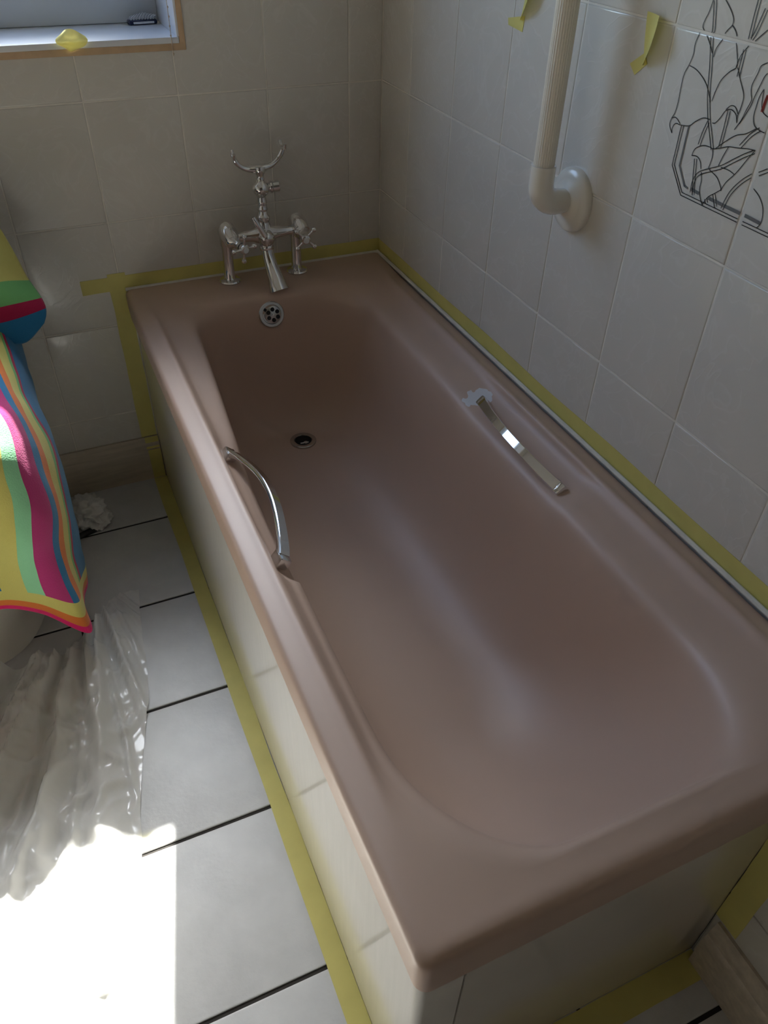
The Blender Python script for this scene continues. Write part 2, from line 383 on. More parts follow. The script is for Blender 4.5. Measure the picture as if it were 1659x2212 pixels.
# back wall
SKZ = 0.134
xcols = [0.0] + [-(XB + TW * k) for k in range(10)]
xcols[-1] = max(xcols[-1], ROOM_X0)
for ci in range(len(xcols) - 1):
    for ri in range(-1, len(zrows) - 1):
        z0 = SKZ - .01 if ri == -1 else zrows[ri]
        if ri == -1: z0, z1 = SKZ - .012, zrows[0]
        else: z1 = min(zrows[ri + 1], CEIL)
        if ri == -1 and z1 - z0 < .01: continue
        if z1 - z0 < .01: continue
        xa, xb_ = xcols[ci + 1], xcols[ci]
        if xa > -0.6 and z1 < 0.5: continue                 # behind the bath
        # subtract the window opening
        ox0, ox1 = max(xa, WX0), min(xb_, WX1); oz0, oz1 = max(z0, WZ0), min(z1, WZ1)
        if ox1 - ox0 <= 0.001 or oz1 - oz0 <= 0.001:
            put_tile(wall_back, ROT_BACK, ((xa + xb_) / 2, 0, (z0 + z1) / 2), xb_ - xa - GAP, z1 - z0 - GAP, M_TILE, 0.0025); continue
        g = GAP / 2
        corner_r = ox1 < xb_ - .001; corner_b = oz0 > z0 + .001
        if corner_r and corner_b:                            # L-shaped tile cut round the window's corner
            P = [(xa + g, z0 + g), (xb_ - g, z0 + g), (xb_ - g, z1 - g), (WX1 + .004, z1 - g), (WX1 + .004, WZ0 - .004), (xa + g, WZ0 - .004)]
            n = len(P); v = [(p[0], 0, p[1]) for p in P] + [(p[0], 0.004, p[1]) for p in P]
            f = [tuple(range(n)), tuple(range(2 * n - 1, n - 1, -1))] + [(i, n + i, n + (i + 1) % n, (i + 1) % n) for i in range(n)]
            link('tile', v, f, M_TILE, wall_back, smooth=False); continue
        pieces = []
        if corner_b: pieces.append((xa, xb_, z0, WZ0 - .003))
        elif oz1 < z1 - .001: pieces.append((xa, xb_, WZ1, z1))
        if not corner_b:
            if corner_r: pieces.append((WX1 + .003, xb_, max(z0, WZ0), min(z1, WZ1)))
            elif ox0 > xa + .001: pieces.append((xa, WX0, max(z0, WZ0), min(z1, WZ1)))
        elif ox0 > xa + .001: pieces.append((xa, WX0, WZ0, z1))
        for (a, b, c, d) in pieces:
            if b - a > .008 and d - c > .008:
                put_tile(wall_back, ROT_BACK, ((a + b) / 2, 0, (c + d) / 2), b - a - GAP, d - c - GAP, M_TILE)

# floor tiles 0.306 square
J0, JS = 0.2001, 0.3059
FX = -0.357
fxs = [0.0] + [FX - JS * k for k in range(-1 + 1, 6)] + [ROOM_X0]
fys = [-0.012] + [-(J0 + JS * k) for k in range(0, 9)] ; fys = [y for y in fys if y > ROOM_Y0] + [ROOM_Y0]
FG = 0.0075
for i in range(len(fxs) - 1):
    for j in range(len(fys) - 1):
        xb_, xa = fxs[i], fxs[i + 1]; yb, ya = fys[j], fys[j + 1]
        if xa >= -0.6 and ya > -1.6: continue                # under the bath
        put_tile(floor, ROT_FLOOR, ((xa + xb_) / 2, (ya + yb) / 2, 0), xb_ - xa - FG, yb - ya - FG, M_FLOOR, 0.0006)

# boxed-out tiled casing on the right wall past the bath's end
BX = -0.128; BYF = -1.6405
casing = empty('wall_casing', (0, 0, 0)); tag(casing, kind='structure')
MB().box(BX + .003, 0.0, ROOM_Y0, BYF, 0, CEIL).build('wall_body', M_GROUT, casing, smooth=False)
yy = BYF
while yy > ROOM_Y0 + .03:
    yn = max(yy - TW, ROOM_Y0)
    for ri in range(-1, len(zrows) - 1):
        z0, z1 = (SKZ - .012, zrows[0]) if ri == -1 else (zrows[ri], min(zrows[ri + 1], CEIL))
        if z1 - z0 < .01: continue
        put_tile(casing, ROT_RIGHT, (BX, (yy + yn) / 2, (z0 + z1) / 2), yy - yn - GAP, z1 - z0 - GAP, M_TILE, .002)
    yy = yn
# skirting boards: a moulded profile
def skirting(name, p0, p1, out):
    prof = [(0, 0), (.018, 0), (.018, .085), (.0165, .094), (.013, .099), (.0135, .106), (.012, .115), (.008, .122), (.0055, .1335), (0, .1335)]
    v = []; n = len(prof)
    for p in (p0, p1):
        for d, z in prof: v.append((p[0] + out[0] * d, p[1] + out[1] * d, z))
    f = [(i, (i + 1) % n, n + (i + 1) % n, n + i) for i in range(n)] + [tuple(range(n)), tuple(range(2 * n - 1, n - 1, -1))]
    return tag(link(name, v, f, M_SKIRT, angle=30), kind='structure')
skirting('baseboard_back', (ROOM_X0, 0), (-0.668, 0), (0, -1))
skirting('baseboard_right', (BX, BYF - .012), (BX, ROOM_Y0), (-1, 0))

# ------------------------------------------------------------------ window
win = empty('window_1', ((WX0 + WX1) / 2, 0, WZ0)); tag(win, kind='structure')
def wchild(mb, name, material, **k):
    o = mb.build(name, material, None, **k); o.parent = win; o.matrix_parent_inverse = Matrix.Translation(-win.location); return o
SD = 0.18   # depth of the reveal
wchild(MB().box(WX0, WX1, -0.006, SD + .02, WZ0 - .012, WZ0, .002), 'window_sill', M_WHPL)
wchild(MB().box(WX1 - .004, WX1 + .001, -0.004, SD + .02, WZ0, WZ1, .001), 'reveal_lining', M_WHPL)
wchild(MB().box(WX0 - .001, WX0 + .004, -0.004, SD + .02, WZ0, WZ1, .001), 'reveal_lining', M_WHPL)
wchild(MB().box(WX0, WX1, -0.004, SD + .02, WZ1 - .004, WZ1 + .001, .001), 'reveal_lining', M_WHPL)
# sealant bead round the opening on the tiles
wchild(MB().box(WX0 - .012, WX1 + .013, -0.0035, .001, WZ0 - .025, WZ0 - .010, .0012), 'sealant_bead', M_TAN)
wchild(MB().box(WX1 + .0005, WX1 + .013, -0.0035, .001, WZ0 - .012, WZ1 + .012, .0012), 'sealant_bead', M_TAN)
wchild(MB().box(WX0 - .012, WX0 - .0005, -0.0035, .001, WZ0 - .012, WZ1 + .012, .0012), 'sealant_bead', M_TAN)
# frame (fixed) and opening sash
def ring_frame(x0, x1, z0, z1, wd, y0, y1, bottom=None, bev=.004):
    bt = bottom or wd
    return (MB().box(x0, x1, y0, y1, z0, z0 + bt, bev).box(x0, x1, y0, y1, z1 - wd, z1, bev)
            .box(x0, x0 + wd, y0, y1, z0 + bt - .002, z1 - wd + .002, bev).box(x1 - wd, x1, y0, y1, z0 + bt - .002, z1 - wd + .002, bev))
wchild(ring_frame(WX0 + .003, WX1 - .003, WZ0, WZ1 - .003, .05, SD, SD + .06, .172), 'window_frame', M_UPVC_BACKLIT)
wchild(ring_frame(WX0 + .053, WX1 - .053, WZ0 + .170, WZ1 - .053, .055, SD + .012, SD + .055, .06), 'sash', M_WHPL)
wchild(MB().box(WX0 + .10, WX1 - .10, SD + .03, SD + .034, WZ0 + .224, WZ1 - .10), 'glass_pane', M_GLASS, smooth=False)

# ------------------------------------------------------------------ bath
H = 0.566
BW, BL = 0.6786, 1.658
bath = empty('bathtub', (-BW / 2, -BL / 2, 0)); tag(bath, 'glossy pink-beige bathtub with recessed grip ledges, taped off against tiled walls', 'bathtub')
def bchild(o): o.parent = bath; o.matrix_parent_inverse = Matrix.Translation(-bath.location); return o
def rring(l, r, n, f, rad_far, rad_near, rad_nl, na=10, nsx=26, nsy=60):
    """rounded rectangle, insets from left/right/near/far, ccw from the far-left corner"""
    x0, x1 = -BW + l, -0.003 - r; y0, y1 = -BL + n, -0.003 - f
    P = []
    def arc(cx, cy, rx, ry, a0):
        for k in range(na + 1):
            a = a0 + math.pi / 2 * k / na; P.append((cx + rx * math.cos(a), cy + ry * math.sin(a)))
    def side(p, q, m_):
        for k in range(1, m_):
            t = k / m_; P.append((p[0] + (q[0] - p[0]) * t, p[1] + (q[1] - p[1]) * t))
    mx_ = (x1 - x0) / 2 - .03; my_ = (y1 - y0) / 2 - .03
    rf, rn, ny = min(rad_far, mx_), min(rad_near, mx_), min(rad_nl, my_)
    arc(x0 + rf, y1 - rf, rf, rf, math.pi / 2); side((x0, y1 - rf), (x0, y0 + ny), nsy)
    arc(x0 + rn, y0 + ny, rn, ny, math.pi); side((x0 + rn, y0), (x1 - rn, y0), nsx)
    arc(x1 - rn, y0 + ny, rn, ny, 1.5 * math.pi); side((x1, y0 + ny), (x1, y1 - rf), nsy)
    arc(x1 - rf, y1 - rf, rf, rf, 0); side((x1 - rf, y1), (x0 + rf, y1), nsx)
    return P
# left, right, near, far, z(sides), z(near), z(far), r_far, r_near(x), r_near(y)
C_ = [
 (.003, .000, .002, .000, H - .075, H - .075, H - .075, .010, .016, .016),
 (.001, .000, .001, .000, H - .045, H - .045, H - .045, .010, .016, .016),
 (.001, .000, .001, .000, H - .019, H - .014, H - .014, .010, .016, .016),
 (.005, .004, .006, .003, H - .0105, H - .004, H - .004, .012, .018, .018),
 (.013, .012, .016, .012, H - .0074, H, H, .014, .022, .022),
 (.028, .030, .030, .060, H - .0042, H, H, .030, .060, .080),
 (.042, .042, .040, .100, H - .0015, H, H, .050, .120, .150),
 (.052, .055, .045, .120, H - .013, H, H - .002, .060, .135, .190),
 (.060, .080, .050, .135, H - .022, H - .0015, H - .006, .070, .140, .205),
 (.071, .106, .056, .146, H - .029, H - .007, H - .016, .085, .145, .215),
 (.078, .126, .063, .152, H - .042, H - .024, H - .032, .095, .15, .22),
 (.082, .139, .078, .157, H - .080, H - .062, H - .06, .10, .15, .22),
 (.088, .151, .128, .166, .425, .425, .415, .105, .15, .22),
 (.098, .168, .200, .180, .345, .345, .33, .11, .15, .22),
 (.114, .197, .270, .202, .279, .278, .262, .115, .15, .21),
 (.148, .238, .335, .234, .236, .238, .222, .115, .14, .20),
 (.200, .290, .410, .275, .215, .217, .2095, .09, .08, .17),
 (.260, .335, .520, .420, .210, .212, .2075, .03, .03, .08),
]
dense = catmull(C_, 4)
v = []; f = []
for ri, (l, r, n, fr, zs, zn, zf, rf, rn, ny) in enumerate(dense):
    P = rring(max(l, 0), max(r, 0), max(n, 0), max(fr, 0), rf, rn, ny)
    k = len(P)
    for (x, y) in P:
        x0, x1 = -BW + l, -0.003 - r; y0, y1 = -BL + n, -0.003 - fr
        wn = sstep(.24, .02, y - y0); wf = sstep(.16, .0, y1 - y)
        z = zs * (1 - wn) * (1 - wf) + zn * wn + zf * wf * (1 - wn)
        # hand-grip scoops on both sides
        depth = 1.0 if .045 <= l <= .09 and 6 * 4 <= ri <= 11 * 4 else 0.0
        if depth:
            g = sstep(-1.075, -1.055, y) * sstep(-.66, -.76, y)
            q = math.sin(math.pi * (ri - 24) / 20.0)
            if x < -.34: z -= .012 * g * q; x -= .008 * g * q
            else: z -= .008 * g * q; x += .004 * g * q
        if x < -.34 and l > .056:                              # basin draws in towards the foot end
            x += .050 * sstep(.056, .072, l) * sstep(-.95, -.10, y) * max(0.0, min(1.0, (-.34 - x) / (-.34 - x0)))
        tn = (-y) / BL                                         # near end runs slightly out of square
        y2 = y + .003 * tn * (x + BW) / BW
        v.append((x, y2, z))
for j in range(len(dense) - 1):
    for i in range(k): f.append((j * k + i, j * k + (i + 1) % k, (j + 1) * k + (i + 1) % k, (j + 1) * k + i))
f.append(tuple((len(dense) - 1) * k + i for i in range(k)))
tub = bchild(link('tub', v, f, M_BATH, None, angle=70))
# side panel with a return round the near corner, end panel
PXO, PYO = -0.6666, -1.6405
pz = H - .062
def prism(path, z0, z1):
    n = len(path); vv = [(x, y, z0) for x, y in path] + [(x, y, z1) for x, y in path]
    ff = [(i, (i + 1) % n, n + (i + 1) % n, n + i) for i in range(n)] + [tuple(range(n)), tuple(range(2 * n - 1, n - 1, -1))]
    return vv, ff
ang = [(PXO + .012 - .012 * math.cos(a), PYO + .012 - .012 * math.sin(a)) for a in [math.pi / 2 * k / 6 for k in range(7)]]
outer = [(PXO, -0.002)] + ang + [(PXO + .060, PYO + .0008)]
inner = [(PXO + .060, PYO + .008), (PXO + .012, PYO + .012), (PXO + .008, PYO + .02), (PXO + .008, -0.002)]
vv, ff = prism(outer + inner, 0.0, pz)
bchild(link('side_panel', vv, ff, M_PANEL, None, angle=35))
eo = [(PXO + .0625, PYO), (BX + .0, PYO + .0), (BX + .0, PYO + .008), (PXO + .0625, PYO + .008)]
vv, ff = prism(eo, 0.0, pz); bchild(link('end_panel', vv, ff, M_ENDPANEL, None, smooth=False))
# sealant bead at the walls
sb = MB().tube([(-.675, -.006, H - .001), (-.004, -.006, H - .001)], .0045, 8)
sb2 = MB().tube([(-.006, -.004, H - .001), (-.006, -1.62, H - .001)], .0045, 8)
bchild(sb.build('sealant_bead', M_SEAL)); bchild(sb2.build('sealant_bead', M_SEAL))

# overflow rose on the far inner wall
ov_c = Vector((-.3575, -.1585, .5135)); ov_ax = Vector((0, -1, .30)).normalized()
o1 = bchild(MB().lathe([(.0325, -.004), (.0325, .002), (.030, .0045), (.024, .0045), (.0225, .001), (.0, .001)], ov_c, ov_ax, 36).build('overflow_ring', M_STEEL))
def ochild(mb, name, material, root): 
    o = mb.build(name, material); o.parent = root; o.matrix_parent_inverse = root.matrix_world.inverted() if False else Matrix.Translation(-bath.location) @ Matrix.Identity(4); return o
q = Vector((0, 0, 1)).rotation_difference(ov_ax)
rose = MB().lathe([(.0215, .0005), (.0215, .0035), (.020, .0045), (.0, .0045)], ov_c + q @ Vector((.003, -.001, 0)), ov_ax, 30)
ro = rose.build('overflow_rose', M_STEEL); ro.parent = o1
for k in range(6):
    a = math.radians(60 * k + 30)
    c = ov_c + q @ Vector((.003 + .0130 * math.cos(a), -.001 + .0130 * math.sin(a), .0043))
    h_ = MB().lathe([(.0052, 0), (.0052, .0006)], c, ov_ax, 14).build('rose_hole', M_BLACK, smooth=False); h_.parent = o1
h_ = MB().lathe([(.0022, 0), (.0022, .0014), (.0012, .0018)], ov_c + q @ Vector((.003, -.001, .0045)), ov_ax, 10).build('rose_screw', M_CHROME); h_.parent = o1
h_ = MB().lathe([(.0050, 0), (.0050, .0010)], ov_c + q @ Vector((-.0155, .0135, .0035)), ov_ax, 4).build('overflow_slot', M_BLACK, smooth=False); h_.parent = o1
# waste
wc = Vector((-.334, -.288, .2118))
ws = bchild(MB().lathe([(.034, -.006), (.034, .0008), (.032, .0025), (.0235, .0018), (.0215, -.001), (.0212, -.004)], wc, (0, 0, 1), 36).build('waste_ring', M_STEEL))
h_ = MB().lathe([(.0214, 0), (.0214, .0005)], wc + Vector((0, 0, .0002)), (0, 0, 1), 30).build('waste_hole', M_BLACK, smooth=False); h_.parent = ws
h_ = MB().tube([wc + Vector((-.012, -.012, .001)), wc + Vector((.010, -.014, .001))], .0022, 8).lathe([(.006, 0), (.006, .0015), (.003, .002)], wc + Vector((.003, -.013, .0005)), (0, 0, 1), 12).build('waste_cross', M_STEEL); h_.parent = ws

# chrome grip handles: a flat bow between two feet
def grip(name, p0, p1, inward, lift):
    p0, p1 = Vector(p0), Vector(p1); pts = []; N = 26
    for i in range(N + 1):
        t = i / N; b = math.sin(math.pi * t) ** 0.8
        pts.append(p0.lerp(p1, t) + Vector((inward * b, 0, lift * b)))
    side = Vector((1 if inward > 0 else -1, 0, 1.2)).normalized()
    v = []; f = []
    for i, p in enumerate(pts):
        t = i / N; wd = .0088 + .0022 * abs(2 * t - 1) ** 2; th = .0042 + .0045 * abs(2 * t - 1) ** 6
        td = (pts[min(i + 1, N)] - pts[max(i - 1, 0)]).normalized()
        nrm = (side - td * side.dot(td)).normalized(); bt = td.cross(nrm)
        sec = [(-1, -.5), (-.8, -1), (.8, -1), (1, -.5), (1, .35), (.82, 1), (-.82, 1), (-1, .35)]
        for a, c in sec: v.append(p + bt * (a * wd) + nrm * (c * th))
    n = 8
    for i in range(N):
        for k in range(n): f.append((i * n + k, i * n + (k + 1) % n, (i + 1) * n + (k + 1) % n, (i + 1) * n + k))
    f.append(tuple(range(n))[::-1]); f.append(tuple(N * n + k for k in range(n)))
    g_ = bchild(link(name, v, f, M_CHROME, None, angle=35))
    for p, d in ((p0, (p1 - p0).normalized()), (p1, (p0 - p1).normalized())):
        ft = MB().box(-.0115, .0115, -.017, .012, -.015, .0065, .004)
        o = ft.build('grip_foot', M_CHROME); o.parent = g_
        z = side; y = d; x = y.cross(z).normalized(); z = x.cross(y)
        o.matrix_local = Matrix(((x.x, y.x, z.x, p.x), (x.y, y.y, z.y, p.y), (x.z, y.z, z.z, p.z), (0, 0, 0, 1)))
        sc = MB().lathe([(.0038, 0), (.0038, .0008)], p + d * .013 + side * .0055, side, 12).build('grip_screw', M_BLACK, smooth=False); sc.parent = g_
    g_['label'] = 'polished chrome grip handle'
    return g_
grip('grip_handle', (-.614, -.725, .540), (-.612, -1.020, .540), .028, .022)
grip('grip_handle', (-.088, -.742, .536), (-.100, -1.030, .536), -.026, .022)

# ------------------------------------------------------------------ bath shower mixer tap
mix = empty('bath_mixer_tap', (-.339, -.052, H)); tag(mix, 'chrome bath shower mixer tap with cross handles and empty cradle', 'tap')
def mchild(mb, name, material=M_CHROME, parent=None, **k):
    o = mb.build(name, material, None, **k)
    if parent is None: o.parent = mix; o.matrix_parent_inverse = Matrix.Translation(-mix.location)
    else: o.parent = parent
    return o
TY = -.052
for sx in (-1, 1):
    x = -.339 + sx * .0875
    mchild(MB().lathe([(.0265, 0), (.0270, .003), (.0250, .006), (.0150, .008), (.0130, .012), (.0130, .106), (.0145, .110), (.0145, .116)], (x, TY, H), (0, 0, 1), 28), 'pillar')
    # elbow head turning forward
    mchild(MB().tube([(x, TY, H + .092), (x, TY, H + .114), (x, TY - .004, H + .127), (x + .001, TY - .013, H + .132), (x + .003, TY - .026, H + .126), (x + .006, TY - .040, H + .115)],
                     [.0145, .016, .019, .0210, .0215, .019], 20), 'elbow')
    # valve nose and cross handle
    hc = Vector((-.404, -.133, .675)) if sx < 0 else Vector((-.252, -.133, .678))
    o_ = Vector((x + .003, TY - .030, H + .117)); ax = (hc - o_).normalized()
    vb = mchild(MB().lathe([(.016, 0), (.0185, .004), (.0185, .014), (.0145, .019), (.0105, .025), (.0105, .044)], o_, ax, 22), 'valve')
    hb = MB().lathe([(.0095, -.010), (.0115, -.005), (.0122, .002), (.0108, .006), (.007, .008)], hc, ax, 20)
    qh = Vector((0, 0, 1)).rotation_difference(ax)
    rot0 = 0.35 if sx < 0 else 0.75
    for k in range(4):
        a = rot0 + k * math.pi / 2; d = qh @ Vector((math.cos(a), math.sin(a), 0))
        hb.tube([hc + d * .006, hc + d * .020, hc + d * .027], [.0038, .0030, .0038], 10); hb.sphere(hc + d * .0300, .0062, 12, 8)
    hd = mchild(hb, 'cross_handle')
    mchild(MB().lathe([(.0072, .0075), (.0070, .0092), (.003, .0100)], hc, ax, 18), 'handle_cap', M_WHPL, hd)
# horizontal body
cx = -.339
by, bz = TY - .026, H + .119
prof = [(-.088, .0105), (-.060, .0105), (-.050, .012), (-.030, .0145), (-.018, .020), (0, .0225), (.018, .020), (.030, .0145), (.050, .012), (.060, .0105), (.088, .0105)]
mchild(MB().tube([(cx + a, by, bz - .002) for a, r in prof], [r for a, r in prof], 22), 'crossbar')
# diverter bonnet facing forward with lever
dv = Vector((cx, by - .014, bz - .004)); dax = Vector((0.05, -.85, -.2)).normalized()
dvo = mchild(MB().lathe([(.019, 0), (.0195, .008), (.0175, .016), (.013, .021), (.006, .024)], dv, dax, 24), 'diverter')
mchild(MB().tube([dv + dax * .016, dv + dax * .018 + Vector((-.010, 0, .018)), dv + dax * .018 + Vector((-.028, .004, .052)), dv + dax * .017 + Vector((-.031, .004, .058))], [.0075, .0058, .0062, .0045], 12), 'diverter_lever', M_CHROME)
# spout
sp0 = Vector((cx + .002, by - .006, bz - .016))
path = [(cx + .001, by - .004, bz - .010), (cx + .002, by - .010, bz - .030), (cx + .003, by - .016, bz - .050), (cx + .006, by - .028, bz - .075), (cx + .009, by - .046, bz - .098), (cx + .010, by - .058, bz - .114), (cx + .011, by - .063, bz - .122)]
path_d = catmull(path, 4)
rr = catmull([(.017,), (.0150,), (.0150,), (.0165,), (.0195,), (.0235,), (.0255,)], 4)
mchild(MB().lathe([(.0165, -.004), (.018, 0), (.018, .004), (.0165, .008)], (cx + .002, by - .010, bz - .034), (0, .3, 1), 22), 'spout_collar')
mchild(MB().tube(path_d, [r[0] for r in rr], 22, flat=.85, up=(0, -1, 0)), 'spout')
# column, ball, cradle
mchild(MB().lathe([(0.0175, 0.0000), (0.0170, 0.0064), (0.0139, 0.0144), (0.0160, 0.0192), (0.0160, 0.0272), (0.0118, 0.0320), (0.0108, 0.0400), (0.0129, 0.0432), (0.0129, 0.0464), (0.0108, 0.0496), (0.0108, 0.0560), (0.0124, 0.0592),
                   (0.0113, 0.0640), (0.0103, 0.0720), (0.0124, 0.0752), (0.0170, 0.0800), (0.0201, 0.0864), (0.0206, 0.0928), (0.0185, 0.1000), (0.0134, 0.1048), (0.0088, 0.1088), (0.0103, 0.1120), (0.0088, 0.1160), (0.0088, 0.1200), (0.0124, 0.1256), (0.0139, 0.1328), (0.0124, 0.1392)],
                  (cx + .002, by + .002, bz + .012), (.01, .03, 1), 26), 'riser_column')
ball = Vector((cx + .003, by + .005, bz + .103))
mchild(MB().lathe([(.0105, .012), (.0105, .020), (.0140, .021), (.0140, .026), (.0115, .027), (.0130, .028), (.0130, .042), (.0110, .044)], ball, (1, -.1, .06), 18), 'hose_outlet')
top = Vector((cx + .004, by + .007, bz + .150))
cr = MB()
arcp = [(-.058, 0, .030), (-.054, 0, .018), (-.043, 0, .006), (-.025, 0, -.002), (0, 0, -.004), (.025, 0, -.001), (.043, 0, .009), (.054, 0, .022), (.058, 0, .034)]
cr.tube([top + Vector(p) + Vector((0, 0, p[0] * .05)) for p in catmull(arcp, 4)], [r[0] for r in catmull([(.0045,), (.006,), (.0055,), (.0070,), (.0100,), (.0070,), (.0055,), (.006,), (.0045,)], 4)], 12)
for sx in (-1, 1):       # forked tips
    e = top + Vector((sx * .056, 0, .028 + sx * .006))
    cr.tube([e, e + Vector((sx * .004, -.010, .004)), e + Vector((sx * .004, -.014, .014))], [.0042, .0042, .0034], 10)
    cr.tube([e, e + Vector((sx * .002, .010, .004)), e + Vector((sx * .001, .014, .016))], [.0042, .0042, .0034], 10)
mchild(cr, 'handset_cradle')

# ------------------------------------------------------------------ wall grab rail: fluted pole, elbow, flange
rail = empty('grab_rail', (0, -.812, .968)); tag(rail, 'ivory plastic grab rail with fluted upright pole bolted to tiled wall', 'grab rail')
def rchild(mb, name, material, **k):
    o = mb.build(name, material, None, **k); o.parent = rail; o.matrix_parent_inverse = Matrix.Translation(-rail.location); return o
PX_, PY_ = -.066, -.797
n = 56; v = []; f = []
for j, z in enumerate((1.004, 1.9)):
    for i in range(n):
        a = 2 * math.pi * i / n; r_ = .0172 if i % 2 else .0165
        v.append((PX_ + r_ * math.cos(a), PY_ + r_ * math.sin(a), z))
for i in range(n): f.append((i, (i + 1) % n, n + (i + 1) % n, n + i))
o = link('pole', v, f, mat('ivory_fluted', (0.80, 0.74, 0.62, 1), .35, var=.02), None, smooth=False); o.parent = rail; o.matrix_parent_inverse = Matrix.Translation(-rail.location)
def elbow(z, s):
    pts = []
    for k in range(9):
        a = math.pi / 2 * k / 8
        pts.append((PX_ + .030 - .030 * math.cos(a), PY_ - .004 * k / 8, z - s * (.030 * math.sin(a))))
    return [(PX_, PY_, z + s * .030)] + pts + [(-.012, PY_ - .006, z - s * .030)]
for z, s in ((.986, 1), (1.918, -1)):
    rchild(MB().tube(elbow(z, s), [.0205] + [.0208] * 9 + [.0185], 24), 'elbow', M_IVPL)
    rchild(MB().lathe([(.052, -.001), (.052, .006), (.048, .011), (.036, .014), (.030, .014), (.024, .019), (.0, .019)], (0, PY_ - .006, z - s * .030), (-1, 0, 0), 40), 'wall_flange', M_IVPL)

